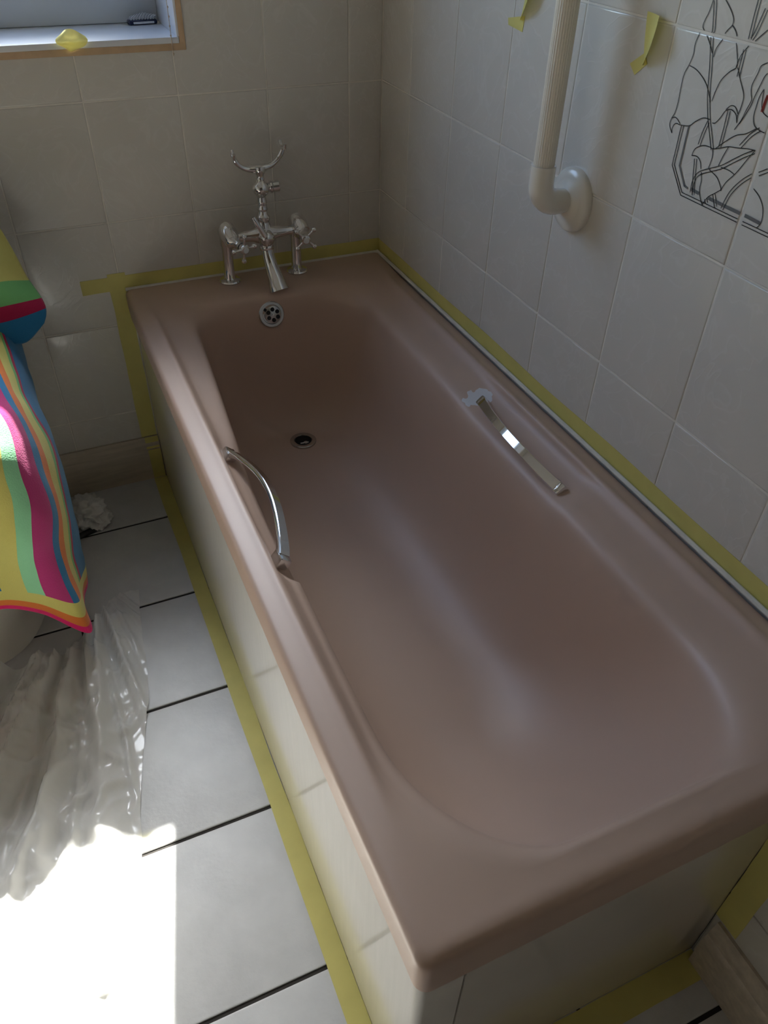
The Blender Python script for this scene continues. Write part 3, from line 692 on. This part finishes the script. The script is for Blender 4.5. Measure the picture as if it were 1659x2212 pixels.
# ------------------------------------------------------------------ lily print on the decorated tiles (right wall)
# (line kind, points): points as (y, z) metres on the face of the right wall
RAW = [
 (1, [(-1.0012, 1.2292),(-0.9977, 1.2165),(-0.9991, 1.2053),(-0.9963, 1.1923),(-0.9912, 1.1805),(-0.9910, 1.1645),(-0.9924, 1.1484),(-0.9915, 1.1337),(-0.9878, 1.1254),(-0.9867, 1.1166),(-0.9948, 1.1078)]),
 (1, [(-0.9948, 1.1078),(-0.9937, 1.1151),(-0.9983, 1.1209),(-1.0085, 1.1212),(-1.0243, 1.1242),(-1.0343, 1.1321),(-1.0460, 1.1390),(-1.0584, 1.1398)]),
 (1, [(-0.9878, 1.1254),(-0.9956, 1.1277),(-1.0063, 1.1224)]),
 (1, [(-0.9975, 1.1911),(-1.0125, 1.1885),(-1.0303, 1.1802),(-1.0428, 1.1691),(-1.0503, 1.1589)]),
 (2, [(-1.0166, 1.2664),(-1.0260, 1.2375),(-1.0262, 1.2285),(-1.0373, 1.1969),(-1.0459, 1.1678),(-1.0572, 1.1426),(-1.0679, 1.1249),(-1.0778, 1.1090)]),
 (1, [(-1.0110, 1.2657),(-1.0088, 1.2530),(-1.0052, 1.2435),(-1.0043, 1.2361),(-1.0124, 1.2300),(-1.0248, 1.2190),(-1.0322, 1.2110)]),
 (1, [(-1.0319, 1.2683),(-1.0444, 1.2596),(-1.0520, 1.2519),(-1.0530, 1.2451),(-1.0476, 1.2390),(-1.0449, 1.2350)]),
 (1, [(-1.0530, 1.2451),(-1.0610, 1.2401),(-1.0650, 1.2354)]),
 (1, [(-1.0434, 1.2285),(-1.0362, 1.2172),(-1.0356, 1.2079)]),
 (1, [(-1.0662, 1.2294),(-1.0720, 1.2196),(-1.0772, 1.2097),(-1.0777, 1.2034),(-1.0688, 1.1971),(-1.0588, 1.1858),(-1.0542, 1.1715),(-1.0528, 1.1605)]),
 (1, [(-1.0804, 1.2039),(-1.0900, 1.1920),(-1.1021, 1.1777),(-1.1035, 1.1648),(-1.1020, 1.1549),(-1.1037, 1.1466)]),
 (1, [(-1.1037, 1.1466),(-1.0994, 1.1543),(-1.0917, 1.1583),(-1.0859, 1.1580),(-1.0798, 1.1547),(-1.0746, 1.1456),(-1.0685, 1.1382),(-1.0637, 1.1371)]),
 (1, [(-1.0804, 1.1568),(-1.0868, 1.1626),(-1.0942, 1.1627),(-1.1013, 1.1567)]),
 (2, [(-1.0138, 1.1210),(-1.0147, 1.0713),(-1.0423, 1.0422),(-1.1519, 1.0422)]),
 (5, [(-1.0236, 1.1234),(-1.0252, 1.0732),(-1.0437, 1.0517),(-1.0510, 1.0506)]),
 (6, [(-1.0576, 1.0514),(-1.0731, 1.0506)]), (6, [(-1.0931, 1.0503),(-1.1516, 1.0497)]), (6, [(-1.1620, 1.0499),(-1.1873, 1.0490)]),
 (2, [(-1.1610, 1.0420),(-1.2044, 1.0423)]),
 (1, [(-1.0429, 1.0912),(-1.0457, 1.1005),(-1.0575, 1.1078),(-1.0697, 1.1093),(-1.0778, 1.1090),(-1.0901, 1.1132),(-1.1019, 1.1178),(-1.1173, 1.1204),(-1.1334, 1.1236),(-1.1457, 1.1249)]),
 (1, [(-1.1457, 1.1249),(-1.1382, 1.1130),(-1.1318, 1.1011),(-1.1248, 1.0899),(-1.1149, 1.0775),(-1.1103, 1.0665)]),
 (1, [(-1.0429, 1.0912),(-1.0523, 1.0927),(-1.0606, 1.0885),(-1.0657, 1.0803)]),
 (2, [(-1.0577, 1.0470),(-1.0565, 1.0623),(-1.0629, 1.0751),(-1.0801, 1.0848),(-1.0985, 1.0938),(-1.1148, 1.1056),(-1.1306, 1.1169),(-1.1443, 1.1249)]),
 (1, [(-1.0764, 1.1086),(-1.0798, 1.0991),(-1.0785, 1.0850)]), (1, [(-1.1021, 1.1174),(-1.0978, 1.1061),(-1.0943, 1.0926)]),
 (1, [(-1.0807, 1.0835),(-1.0972, 1.0786),(-1.1068, 1.0708),(-1.1107, 1.0656)]), (1, [(-1.0993, 1.0919),(-1.1147, 1.0921),(-1.1248, 1.0899)]),
 (1, [(-1.0679, 1.0766),(-1.0720, 1.0669),(-1.0731, 1.0562),(-1.0781, 1.0466),(-1.0854, 1.0389)]),
 (1, [(-1.0854, 1.0389),(-1.0913, 1.0508),(-1.1021, 1.0597),(-1.1103, 1.0665)]),
 (2, [(-1.0585, 1.1358),(-1.0549, 1.1217),(-1.0531, 1.1066)]), (2, [(-1.0880, 1.1565),(-1.0893, 1.1362),(-1.0897, 1.1141)]), (2, [(-1.0535, 1.0898),(-1.0594, 1.0675),(-1.0665, 1.0463)]),
 (2, [(-1.1193, 1.0455),(-1.1252, 1.0679),(-1.1382, 1.0866),(-1.1518, 1.0988)]), (2, [(-1.1611, 1.1035),(-1.1729, 1.1108)]), (2, [(-1.1025, 1.0587),(-1.1115, 1.0451)]), (2, [(-1.0903, 1.0494),(-1.0938, 1.0449)]),
 (1, [(-1.1240, 1.2172),(-1.1158, 1.2122),(-1.1141, 1.2039),(-1.1105, 1.1905),(-1.1130, 1.1818),(-1.1165, 1.1752),(-1.1129, 1.1631),(-1.1097, 1.1509),(-1.1033, 1.1387)]),
 (1, [(-1.1305, 1.1900),(-1.1272, 1.1812),(-1.1267, 1.1700),(-1.1275, 1.1589),(-1.1327, 1.1506),(-1.1426, 1.1473),(-1.1512, 1.1466)]),
 (1, [(-1.1305, 1.1900),(-1.1340, 1.1753),(-1.1391, 1.1672),(-1.1486, 1.1638)]),
 (1, [(-1.1288, 1.2067),(-1.1256, 1.2025),(-1.1227, 1.1912),(-1.1196, 1.1795),(-1.1178, 1.1680),(-1.1086, 1.1468)]),
 (1, [(-1.1368, 1.1478),(-1.1237, 1.1388),(-1.1087, 1.1331),(-1.0929, 1.1211),(-1.0807, 1.1097)]),
 (2, [(-1.1442, 1.1468),(-1.1331, 1.1372),(-1.1226, 1.1218)]),
 (2, [(-1.0870, 1.2753),(-1.0873, 1.2569),(-1.0887, 1.2357)]), (1, [(-1.0878, 1.2285),(-1.0801, 1.2174),(-1.0773, 1.2043)]), (2, [(-1.0858, 1.2238),(-1.0872, 1.1951)]),
 (2, [(-1.1010, 1.2672),(-1.0957, 1.2445),(-1.0917, 1.2353)]), (1, [(-1.1097, 1.2484),(-1.0959, 1.2351)]),
 (1, [(-1.1617, 1.0834),(-1.1745, 1.0771),(-1.1853, 1.0661),(-1.1894, 1.0507),(-1.1848, 1.0417)]),
 (7, [(-1.1390, 1.1846),(-1.1382, 1.1780),(-1.1375, 1.1677)]),
]
YM = -1.2035
segs = {}
def add_poly(pts, wd, key):
    pts = [Vector((p[0], p[1])) for p in pts]
    d2 = [tuple(p) for p in pts]
    d2 = catmull(d2, 5) if len(d2) > 2 and key not in ('frame',) else d2
    pts = [Vector(p) for p in d2]
    for i in range(len(pts) - 1):
        a, b = pts[i], pts[i + 1]
        L_ = (b - a).length
        if L_ < 1e-6: continue
        nn = Vector((-(b - a).y, (b - a).x)).normalized() * wd / 2
        e = (b - a).normalized() * wd * .25
        for (ci, ri), (o, ya, yb, z0, z1) in right_tiles.items():
            mid = (a + b) / 2
            if yb + .002 <= mid.x <= ya - .002 and z0 + .002 <= mid.y <= z1 - .002:
                segs.setdefault((ci, ri, key if key in ('grey', 'red') else 'line'), []).append((a - nn - e, b - nn + e, b + nn + e, a + nn - e)); break
for kind_, P in RAW:
    W_ = P
    for mir in (False, True):
        Q = [(2 * YM - y, z) for y, z in W_] if mir else W_
        is_frame = kind_ in (5, 6) or P[0] in ((-1.0138, 1.1210), (-1.1610, 1.0420))
        if kind_ == 1: add_poly(Q, .0011, 'line')
        elif kind_ == 7: add_poly(Q, .004, 'red')
        elif kind_ in (5, 6):
            for i in range(len(Q) - 1): add_poly([Q[i], Q[i + 1]], .0045 if kind_ == 6 else .003, 'grey')
        else:
            offs = .0042
            A = [Vector(q) for q in Q]; B2 = []
            for i in range(len(A)):
                td = (A[min(i + 1, len(A) - 1)] - A[max(i - 1, 0)]).normalized(); B2.append(A[i] + Vector((-td.y, td.x)) * offs * (-1 if mir else 1))
            for R_ in (A, B2):
                if is_frame:
                    for i in range(len(R_) - 1): add_poly([tuple(R_[i]), tuple(R_[i + 1])], .0012, 'line')
                else: add_poly([tuple(p) for p in R_], .0011, 'line')
for (ci, ri, key), quads in segs.items():
    o, ya, yb, z0, z1 = right_tiles[(ci, ri)]
    v = []; f = []
    yc, zc = (ya + yb) / 2, (z0 + z1) / 2
    for q4 in quads:
        k0 = len(v)
        for p in q4: v.append((-(p.x - yc), p.y - zc, .0007))     # tile frame: u = -y, v = z
        f.append((k0, k0 + 1, k0 + 2, k0 + 3))
    pr = link('printed_lily', v, f, {'line': M_LINE, 'grey': M_GLINE, 'red': M_RED}[key], o, smooth=False, normals=False)

# ------------------------------------------------------------------ masking tape
def tape(name, label, quads, group='yellow masking tape round the bath', thick=.0005):
    """quads: list of 4-point loops lying on a surface, with outward normal"""
    mb = MB()
    for P, nrm in quads:
        nrm = Vector(nrm) * thick
        a = [Vector(p) for p in P]; n_ = len(a)
        vv = a + [p + nrm for p in a]
        mb.add(vv, [tuple(range(n_ - 1, -1, -1)), tuple(range(n_, 2 * n_))] + [(i, (i + 1) % n_, n_ + (i + 1) % n_, n_ + i) for i in range(n_)])
    o = mb.build(name, M_TAPE, None, smooth=False); tag(o, label, 'tape', group); return o
def wavy_strip(name, label, p0, p1, up, wd, nrm, amp=.0015, n=40, thick=.0006, seed=0):
    p0, p1, up, nrm = Vector(p0), Vector(p1), Vector(up), Vector(nrm)
    v = []; f = []
    for i in range(n + 1):
        t = i / n; b = p0.lerp(p1, t)
        e0 = noise.noise(Vector((t * 9, seed, 0))) * amp; e1 = noise.noise(Vector((t * 7, seed, 5))) * amp
        lo, hi = b + up * e0, b + up * (wd + e1)
        v += [lo, hi, hi + nrm * thick, lo + nrm * thick]
    for i in range(n):
        for k in range(4): f.append((i * 4 + k, i * 4 + (k + 1) % 4, i * 4 + 4 + (k + 1) % 4, i * 4 + 4 + k))
    f.append((3, 2, 1, 0)); f.append((n * 4, n * 4 + 1, n * 4 + 2, n * 4 + 3))
    o = link(name, v, f, M_TAPE, None, smooth=False); tag(o, label, 'tape', 'yellow masking tape round the bath'); return o
wavy_strip('masking_tape', 'yellow masking tape along tiles behind the mixer tap', (-.775, -.0003, .562), (0, -.0003, .5635), (0, 0, 1), .036, (0, -1, 0), .002, seed=1)
wavy_strip('masking_tape', 'long yellow masking tape along bath edge below the grab rail', (-.0003, -.001, .5635), (-.0003, -1.638, .566), (0, 0, 1), .034, (-1, 0, 0), .003, n=80, seed=2)
wavy_strip('masking_tape', 'upright yellow masking tape on tiles beside the bath side panel', (-.669, -.0006, .606), (-.669, -.0006, SKZ), (-1, 0, 0), .042, (0, -1, 0), .0015, seed=3)
# over the skirting
tape('masking_tape', 'short yellow masking tape over skirting next to the bath panel',
     [([(-.669, -.0062, SKZ - .001), (-.705, -.0062, SKZ - .001), (-.705, -.0145, .1), (-.669, -.0145, .1)], (0, -1, .5)),
      ([(-.669, -.0182, .098), (-.703, -.0182, .098), (-.701, -.0184, .001), (-.669, -.0184, .001)], (0, -1, 0))])
wavy_strip('masking_tape', 'yellow masking tape on floor tiles along the bath side panel', (PXO - .0005, -.02, .0003), (PXO - .0005, -1.66, .0003), (-1, 0, 0), .035, (0, 0, 1), .002, n=80, seed=4)
wavy_strip('masking_tape', 'yellow masking tape on floor tiles along the bath end panel', (-.60, PYO - .001, .0004), (BX - .002, PYO - .001, .0004), (0, -1, 0), .044, (0, 0, 1), .001, seed=5)
wavy_strip('masking_tape', 'upright yellow masking tape on boxed-in tiles beside the bath end panel', (BX - .0003, BYF - .001, SKZ + .004), (BX - .0003, BYF - .001, .60), (0, -1, 0), .042, (-1, 0, 0), .001, seed=6)

def sheet(name, P, material, nu=10, nv=10, thick=.0004, parent=None, label=None, cat=None, group=None):
    """smooth cloth-like patch through a control grid of points"""
    rows = [catmull([tuple(p) for p in r], nu) for r in P]
    cols = list(zip(*rows)); dense = [catmull(list(c), nv) for c in cols]
    nr, nc = len(dense[0]), len(dense)
    v = [dense[c][r] for r in range(nr) for c in range(nc)]
    f = [(r * nc + c, r * nc + c + 1, (r + 1) * nc + c + 1, (r + 1) * nc + c) for r in range(nr - 1) for c in range(nc - 1)]
    o = link(name, v, f, material, parent, angle=60)
    if label: tag(o, label, cat, group)
    return o, nr, nc
# loose curled scraps of tape: on the sill edge and on the right wall
sheet('tape_scrap', [[(-.700, -0.0073, 1.104), (-.690, -0.0114, 1.112), (-.676, -0.0150, 1.112), (-.655, -0.0114, 1.099)],
                     [(-.712, -0.0102, 1.096), (-.699, -0.0174, 1.101), (-.679, -0.0210, 1.098), (-.652, -0.0150, 1.092)],
                     [(-.711, -0.0126, 1.088), (-.700, -0.0186, 1.086), (-.682, -0.0198, 1.082), (-.660, -0.0126, 1.082)],
                     [(-.700, -0.0066, 1.082), (-.694, -0.0078, 1.077), (-.688, -0.0078, 1.073), (-.676, -0.0054, 1.076)]], M_TAPE, 6, 6,
      label='crumpled yellow tape scrap stuck to the window sill edge', cat='tape')
def scrap(edges, label):
    """edges: (z, y left, y right, lift right) rows from the top down"""
    P = []
    for z, yl, yr_, lift in edges:
        P.append([(-.0006 - lift * (k / 3) ** 1.5, yl + (yr_ - yl) * k / 3, z) for k in range(4)])
    return sheet('tape_scrap', P, M_TAPE, 5, 5, label=label, cat='tape')
scrap([(1.238, -.893, -.930, .010), (1.225, -.895, -.936, .016), (1.205, -.899, -.937, .020), (1.190, -.903, -.928, .016), (1.176, -.907, -.912, .006)],
      'curled yellow tape scrap between the grab rail and printed flower tiles')
scrap([(1.262, -.588, -.620, .010), (1.240, -.586, -.622, .016), (1.215, -.582, -.616, .018), (1.198, -.578, -.602, .014), (1.183, -.574, -.580, .005)],
      'curled yellow tape scrap on tiles behind the grab rail pole')
# pressed-down tails of the scraps
tape('tape_scrap', 'flat yellow tape tail stuck below curled scrap beside printed flower tiles', [([(-.0004, -.878, 1.172), (-.0004, -.893, 1.160), (-.0004, -.915, 1.178), (-.0004, -.905, 1.19)], (-1, 0, 0))], group=None)
tape('tape_scrap', 'flat yellow tape tail stuck on tiles behind the grab rail pole', [([(-.0004, -.535, 1.180), (-.0004, -.538, 1.170), (-.0004, -.585, 1.166), (-.0004, -.588, 1.19)], (-1, 0, 0))], group=None)

# ------------------------------------------------------------------ nail brush on the sill and blind cord
nb = empty('nail_brush', (-.512, .158, WZ0)); tag(nb, 'small navy nail brush with pale bristles in the sill corner', 'brush')
body = MB().box(-.032, .032, -.011, .011, .000, .010, .004, 3); o = body.build('brush_body', M_NAVY, nb)
MB().box(-.022, .024, -.0118, -.0105, .0025, .0065, .0005, 1).build('grip_strip', M_BRIST, nb)
bm_ = MB()
for i in range(9):
    for j in range(2):
        x_ = -.026 + i * .0062; y_ = -.006 + j * .010
        bm_.tube([(x_, y_, .008), (x_ + .002, y_ - .001, .015), (x_ + .0065, y_ - .002, .0225 - .007 * abs(i - 4) / 5)], [.0014, .0014, .0008], 6)
tag(bm_.build('bristles', M_BRIST, nb), kind='stuff')
nb.rotation_euler = (0, 0, math.radians(6))
cord = MB()
for i in range(60):
    z = 2.05 - i * .0168; cord.sphere((-.4845 + .0006 * math.sin(i * 1.3), -.0095, z), .0017, 8, 6, (1, 1, 1.3))
cord.tube([(-.4845, -.0095, 2.06), (-.484, -.0095, 1.5), (-.4848, -.0095, 1.055)], .0007, 6)
tag(cord.build('blind_cord', M_CORD), 'thin beaded beige cord hanging at the window corner', 'cord')

# ------------------------------------------------------------------ toilet under the towel
wcx = -1.17
wc_ = empty('toilet', (wcx, -.3, 0)); tag(wc_, 'white ceramic toilet hidden under striped towel, pedestal foot showing', 'toilet')
def tchild(o): o.parent = wc_; o.matrix_parent_inverse = Matrix.Translation(-wc_.location); return o
def oval_loft(secs, n=40):
    """secs: (z, half width, y back, y front)"""
    v = []; f = []
    for z, hw, yb, yf in secs:
        cy, hl = (yb + yf) / 2, (yb - yf) / 2
        for i in range(n):
            a = 2 * math.pi * i / n; c, s_ = math.cos(a), math.sin(a)
            ex = .75 if s_ > 0 else .95
            v.append((wcx + hw * math.copysign(abs(c) ** ex, c), cy + hl * math.copysign(abs(s_) ** ex, s_), z))
    for j in range(len(secs) - 1):
        for i in range(n): f.append((j * n + i, j * n + (i + 1) % n, (j + 1) * n + (i + 1) % n, (j + 1) * n + i))
    f.append(tuple(range(n))[::-1]); f.append(tuple((len(secs) - 1) * n + i for i in range(n)))
    return v, f
v, f = oval_loft([(0, .142, -.10, -.565), (.02, .140, -.10, -.562), (.06, .132, -.10, -.55), (.14, .130, -.09, -.54), (.22, .135, -.06, -.55), (.30, .150, -.04, -.57), (.37, .172, -.02, -.592), (.40, .176, -.02, -.596), (.42, .174, -.02, -.592)])
tchild(link('pan', v, f, M_CERAM, angle=50))
v, f = oval_loft([(.42, .172, -.21, -.588), (.424, .18, -.205, -.595), (.535, .18, -.205, -.595), (.54, .176, -.21, -.59)])
tchild(link('raised_seat', v, f, M_WHPL, angle=40))
v, f = oval_loft([(.54, .178, -.205, -.592), (.543, .182, -.20, -.596), (.556, .182, -.20, -.596), (.564, .17, -.21, -.585)])
tchild(link('lid', v, f, M_WHPL, angle=40))
tchild(MB().box(wcx - .20, wcx + .20, -.19, -.01, .42, .76, .02, 4).build('cistern', M_CERAM))
tchild(MB().box(wcx - .21, wcx + .21, -.20, -.005, .755, .785, .01, 3).build('cistern_lid', M_CERAM))

# ------------------------------------------------------------------ towel
G = [
 [(-1.40,-.06,.815),(-1.27,-.06,.815),(-1.16,-.06,.815),(-1.08,-.06,.815),(-1.03,-.06,.815),(-.99,-.06,.815),(-.960,-.06,.805),(-.940,-.06,.77),(-.930,-.06,.72)],
 [(-1.40,-.215,.81),(-1.27,-.215,.81),(-1.16,-.22,.81),(-1.08,-.22,.81),(-1.03,-.22,.81),(-.985,-.215,.805),(-.952,-.20,.785),(-.935,-.18,.73),(-.928,-.16,.67)],
 [(-1.40,-.25,.66),(-1.27,-.255,.655),(-1.16,-.26,.65),(-1.08,-.27,.65),(-1.03,-.27,.65),(-.980,-.262,.65),(-.950,-.25,.62),(-.932,-.22,.57),(-.93,-.19,.52)],
 [(-1.40,-.38,.60),(-1.27,-.39,.605),(-1.16,-.40,.61),(-1.08,-.40,.60),(-1.02,-.40,.612),(-.975,-.385,.605),(-.945,-.355,.56),(-.926,-.31,.50),(-.93,-.26,.44)],
 [(-1.40,-.50,.585),(-1.27,-.52,.595),(-1.16,-.53,.60),(-1.08,-.53,.59),(-1.02,-.53,.60),(-.968,-.505,.585),(-.938,-.46,.53),(-.918,-.39,.45),(-.928,-.31,.37)],
 [(-1.38,-.57,.55),(-1.26,-.60,.56),(-1.15,-.612,.57),(-1.075,-.615,.555),(-1.01,-.61,.56),(-.958,-.575,.525),(-.930,-.51,.455),(-.913,-.43,.37),(-.926,-.33,.29)],
 [(-1.36,-.60,.46),(-1.25,-.63,.47),(-1.145,-.645,.475),(-1.075,-.628,.46),(-1.012,-.645,.47),(-.952,-.61,.43),(-.932,-.53,.35),(-.916,-.44,.28),(-.928,-.34,.21)],
 [(-1.36,-.61,.36),(-1.25,-.635,.37),(-1.145,-.655,.375),(-1.08,-.63,.365),(-1.015,-.655,.365),(-.962,-.625,.32),(-.938,-.54,.26),(-.920,-.45,.20),(-.93,-.35,.15)],
 [(-1.36,-.61,.28),(-1.25,-.635,.285),(-1.145,-.655,.285),(-1.085,-.632,.28),(-1.018,-.648,.265),(-.952,-.642,.205),(-.940,-.555,.18),(-.924,-.46,.135),(-.935,-.36,.095)],
 [(-1.36,-.61,.235),(-1.25,-.63,.235),(-1.15,-.65,.232),(-1.09,-.628,.225),(-1.02,-.642,.195),(-.945,-.655,.115),(-.945,-.57,.125),(-.930,-.47,.09),(-.94,-.37,.06)],
]
NU, NV = 12, 12
def wave(t):
    K = [(0, .04), (.2, .03), (.33, .0), (.5, -.085), (.62, -.06), (.75, -.03), (.85, -.02), (1, -.035)]
    for (a, x), (b, y) in zip(K, K[1:]):
        if a <= t <= b: return x + (y - x) * sstep(a, b, t)
    return 0
rows = [catmull(r, NU) for r in G]; cols = list(zip(*rows)); dn = [catmull(list(c), NV) for c in cols]
nr, nc = len(dn[0]), len(dn)
v = []; uv = []
for r in range(nr):
    for c in range(nc):
        p = Vector(dn[c][r]); t = r / (nr - 1); s_ = c / (nc - 1)
        d = noise.noise(p * 9.0) * .006 + noise.noise(p * 22.0) * .0025
        out = Vector((p.x + 1.17, p.y + .35, .15)).normalized()
        v.append(p + out * d); uv.append((s_ + wave(t), t))
f = [(r * nc + c, r * nc + c + 1, (r + 1) * nc + c + 1, (r + 1) * nc + c) for r in range(nr - 1) for c in range(nc - 1)]
# loose corner flap hanging off the cistern end
F = [
 [(-1.05,-.10,.83),(-.99,-.10,.835),(-.95,-.10,.835),(-.928,-.10,.831)],
 [(-1.05,-.18,.80),(-.99,-.17,.80),(-.94,-.14,.79),(-.905,-.12,.777)],
 [(-1.05,-.24,.74),(-.99,-.235,.735),(-.93,-.20,.725),(-.884,-.17,.705)],
 [(-1.04,-.26,.67),(-.98,-.265,.66),(-.925,-.25,.655),(-.862,-.215,.650)],
 [(-1.03,-.25,.62),(-.97,-.25,.60),(-.915,-.25,.592),(-.872,-.23,.618)],
]
r2 = [catmull(r, 8) for r in F]; c2 = list(zip(*r2)); d2 = [catmull(list(c), 8) for c in c2]
n2r, n2c = len(d2[0]), len(d2); k0 = len(v)
for r in range(n2r):
    for c in range(n2c):
        p = Vector(d2[c][r]); v.append(p + Vector((.5, -.5, 0)) * noise.noise(p * 14) * .006); uv.append(((5.50 + .95 * (r / (n2r - 1)) ** 2.4) / 8, .5))
f += [(k0 + r * n2c + c, k0 + r * n2c + c + 1, k0 + (r + 1) * n2c + c + 1, k0 + (r + 1) * n2c + c) for r in range(n2r - 1) for c in range(n2c - 1)]
tw = link('bath_towel', v, f, M_TOWEL, None, angle=180, normals=False)
ul = tw.data.uv_layers.new(name='UVMap')
for lp in tw.data.loops: ul.data[lp.index].uv = uv[lp.vertex_index]
sm = tw.modifiers.new('thickness', 'SOLIDIFY'); sm.thickness = .004; sm.offset = 0
tag(tw, 'multicoloured towel with wavy stripes and pink hem draped over the toilet', 'towel')

# ------------------------------------------------------------------ polythene dust sheet on the floor
edge = [(-.420, -.835), (-.457, -.827), (-.58, -.843), (-.706, -.853), (-.79, -.868), (-.90, -.905), (-1.0, -.932), (-1.114, -.952), (-1.25, -.952), (-1.45, -.955), (-1.75, -.96)]
def xr(y):
    for a, b in zip(edge, edge[1:]):
        if b[0] <= y <= a[0]:
            t = (a[0] - y) / (a[0] - b[0]); return a[1] + (b[1] - a[1]) * t
    return edge[0][1] if y > edge[0][0] else edge[-1][1]
NX, NY = 150, 230
v = []; f = []
PC = Vector((-.93, -.36))
def ridged(x, y, z=0): return 1 - abs(noise.noise(Vector((x, y, z)))) * 2
for j in range(NY + 1):
    for i in range(NX + 1):
        s_ = i / NX; t = j / NY
        y_ = -.455 - t * 1.3
        xe = xr(y_) + .004 * noise.noise(Vector((y_ * 12, 0, 3)))
        x_ = xe - (1 - s_) * .72
        # back edge falls away towards the toilet
        y_ -= sstep(-.86, -1.02, x_) * .16 * (1 - t)
        d = Vector((x_, y_)) - PC; rr_ = d.length; th = math.atan2(d.x, -d.y)
        fold = ridged(th * 5.5 + .35 * noise.noise(Vector((rr_ * 3, th * 2, 1))), rr_ * .9, 2.0)
        fold2 = ridged(th * 12.0 + noise.noise(Vector((rr_ * 4, th * 3, 7))) * .6, rr_ * 2.2, 9.0)
        crum = ridged(x_ * 13, y_ * 13, 4.0)
        amp = sstep(.02, .25, rr_) * (1 - .35 * sstep(.6, 1.2, rr_))
        z_ = .0045 + amp * (.045 * max(0, fold - .30) ** 1.5 * 1.5 + .022 * max(0, fold2 - .40) ** 1.2) + .016 * max(0, crum - .35) + .006 * max(0, ridged(x_ * 30, y_ * 30, 6.0) - .4)
        near_edge = sstep(0, .06, 1 * (xe - x_))
        z_ *= .25 + .75 * near_edge
        # rises against the toilet foot
        hump = sstep(-1.00, -1.10, x_) * sstep(-.70, -.58, y_)
        z_ += .012 * hump
        v.append((x_, y_, z_))
for j in range(NY):
    for i in range(NX): f.append((j * (NX + 1) + i, j * (NX + 1) + i + 1, (j + 1) * (NX + 1) + i + 1, (j + 1) * (NX + 1) + i))
ds = link('dust_sheet', v, f, M_SHEET, None, angle=180)
tag(ds, 'creased translucent white polythene dust sheet spread over floor tiles', 'dust sheet')

# ------------------------------------------------------------------ crumpled tissue and black handle by the skirting
bm = bmesh.new(); bmesh.ops.create_icosphere(bm, subdivisions=5, radius=1.0)
for q_ in bm.verts:
    p = q_.co.copy()
    d = 1 + .28 * ridged(p.x * 1.6, p.y * 1.6, p.z * 1.6) - .22 * abs(noise.noise(p * 3.4)) * 2 + .10 * noise.noise(p * 7)
    q_.co = Vector((p.x * .046 * d, p.y * .060 * d, max(-.026, p.z * .034 * d)))
me = bpy.data.meshes.new('crumpled_tissue'); bm.to_mesh(me); bm.free(); me.materials.append(M_TISSUE); me.shade_smooth()
ct = bpy.data.objects.new('crumpled_tissue', me); COL.objects.link(ct); ct.location = (-.893, -.135, .0258); ct.rotation_euler = (0, 0, .4)
tag(ct, 'crumpled white tissue on the floor by the skirting', 'tissue')
bh = MB().tube([(-.985, -.222, .008), (-.94, -.208, .009), (-.895, -.192, .009), (-.878, -.186, .009)], [.007, .008, .0085, .006], 14).build('scraper_handle', M_BLKPL)
tag(bh, 'black rounded tool handle poking out beside the crumpled tissue', 'tool')
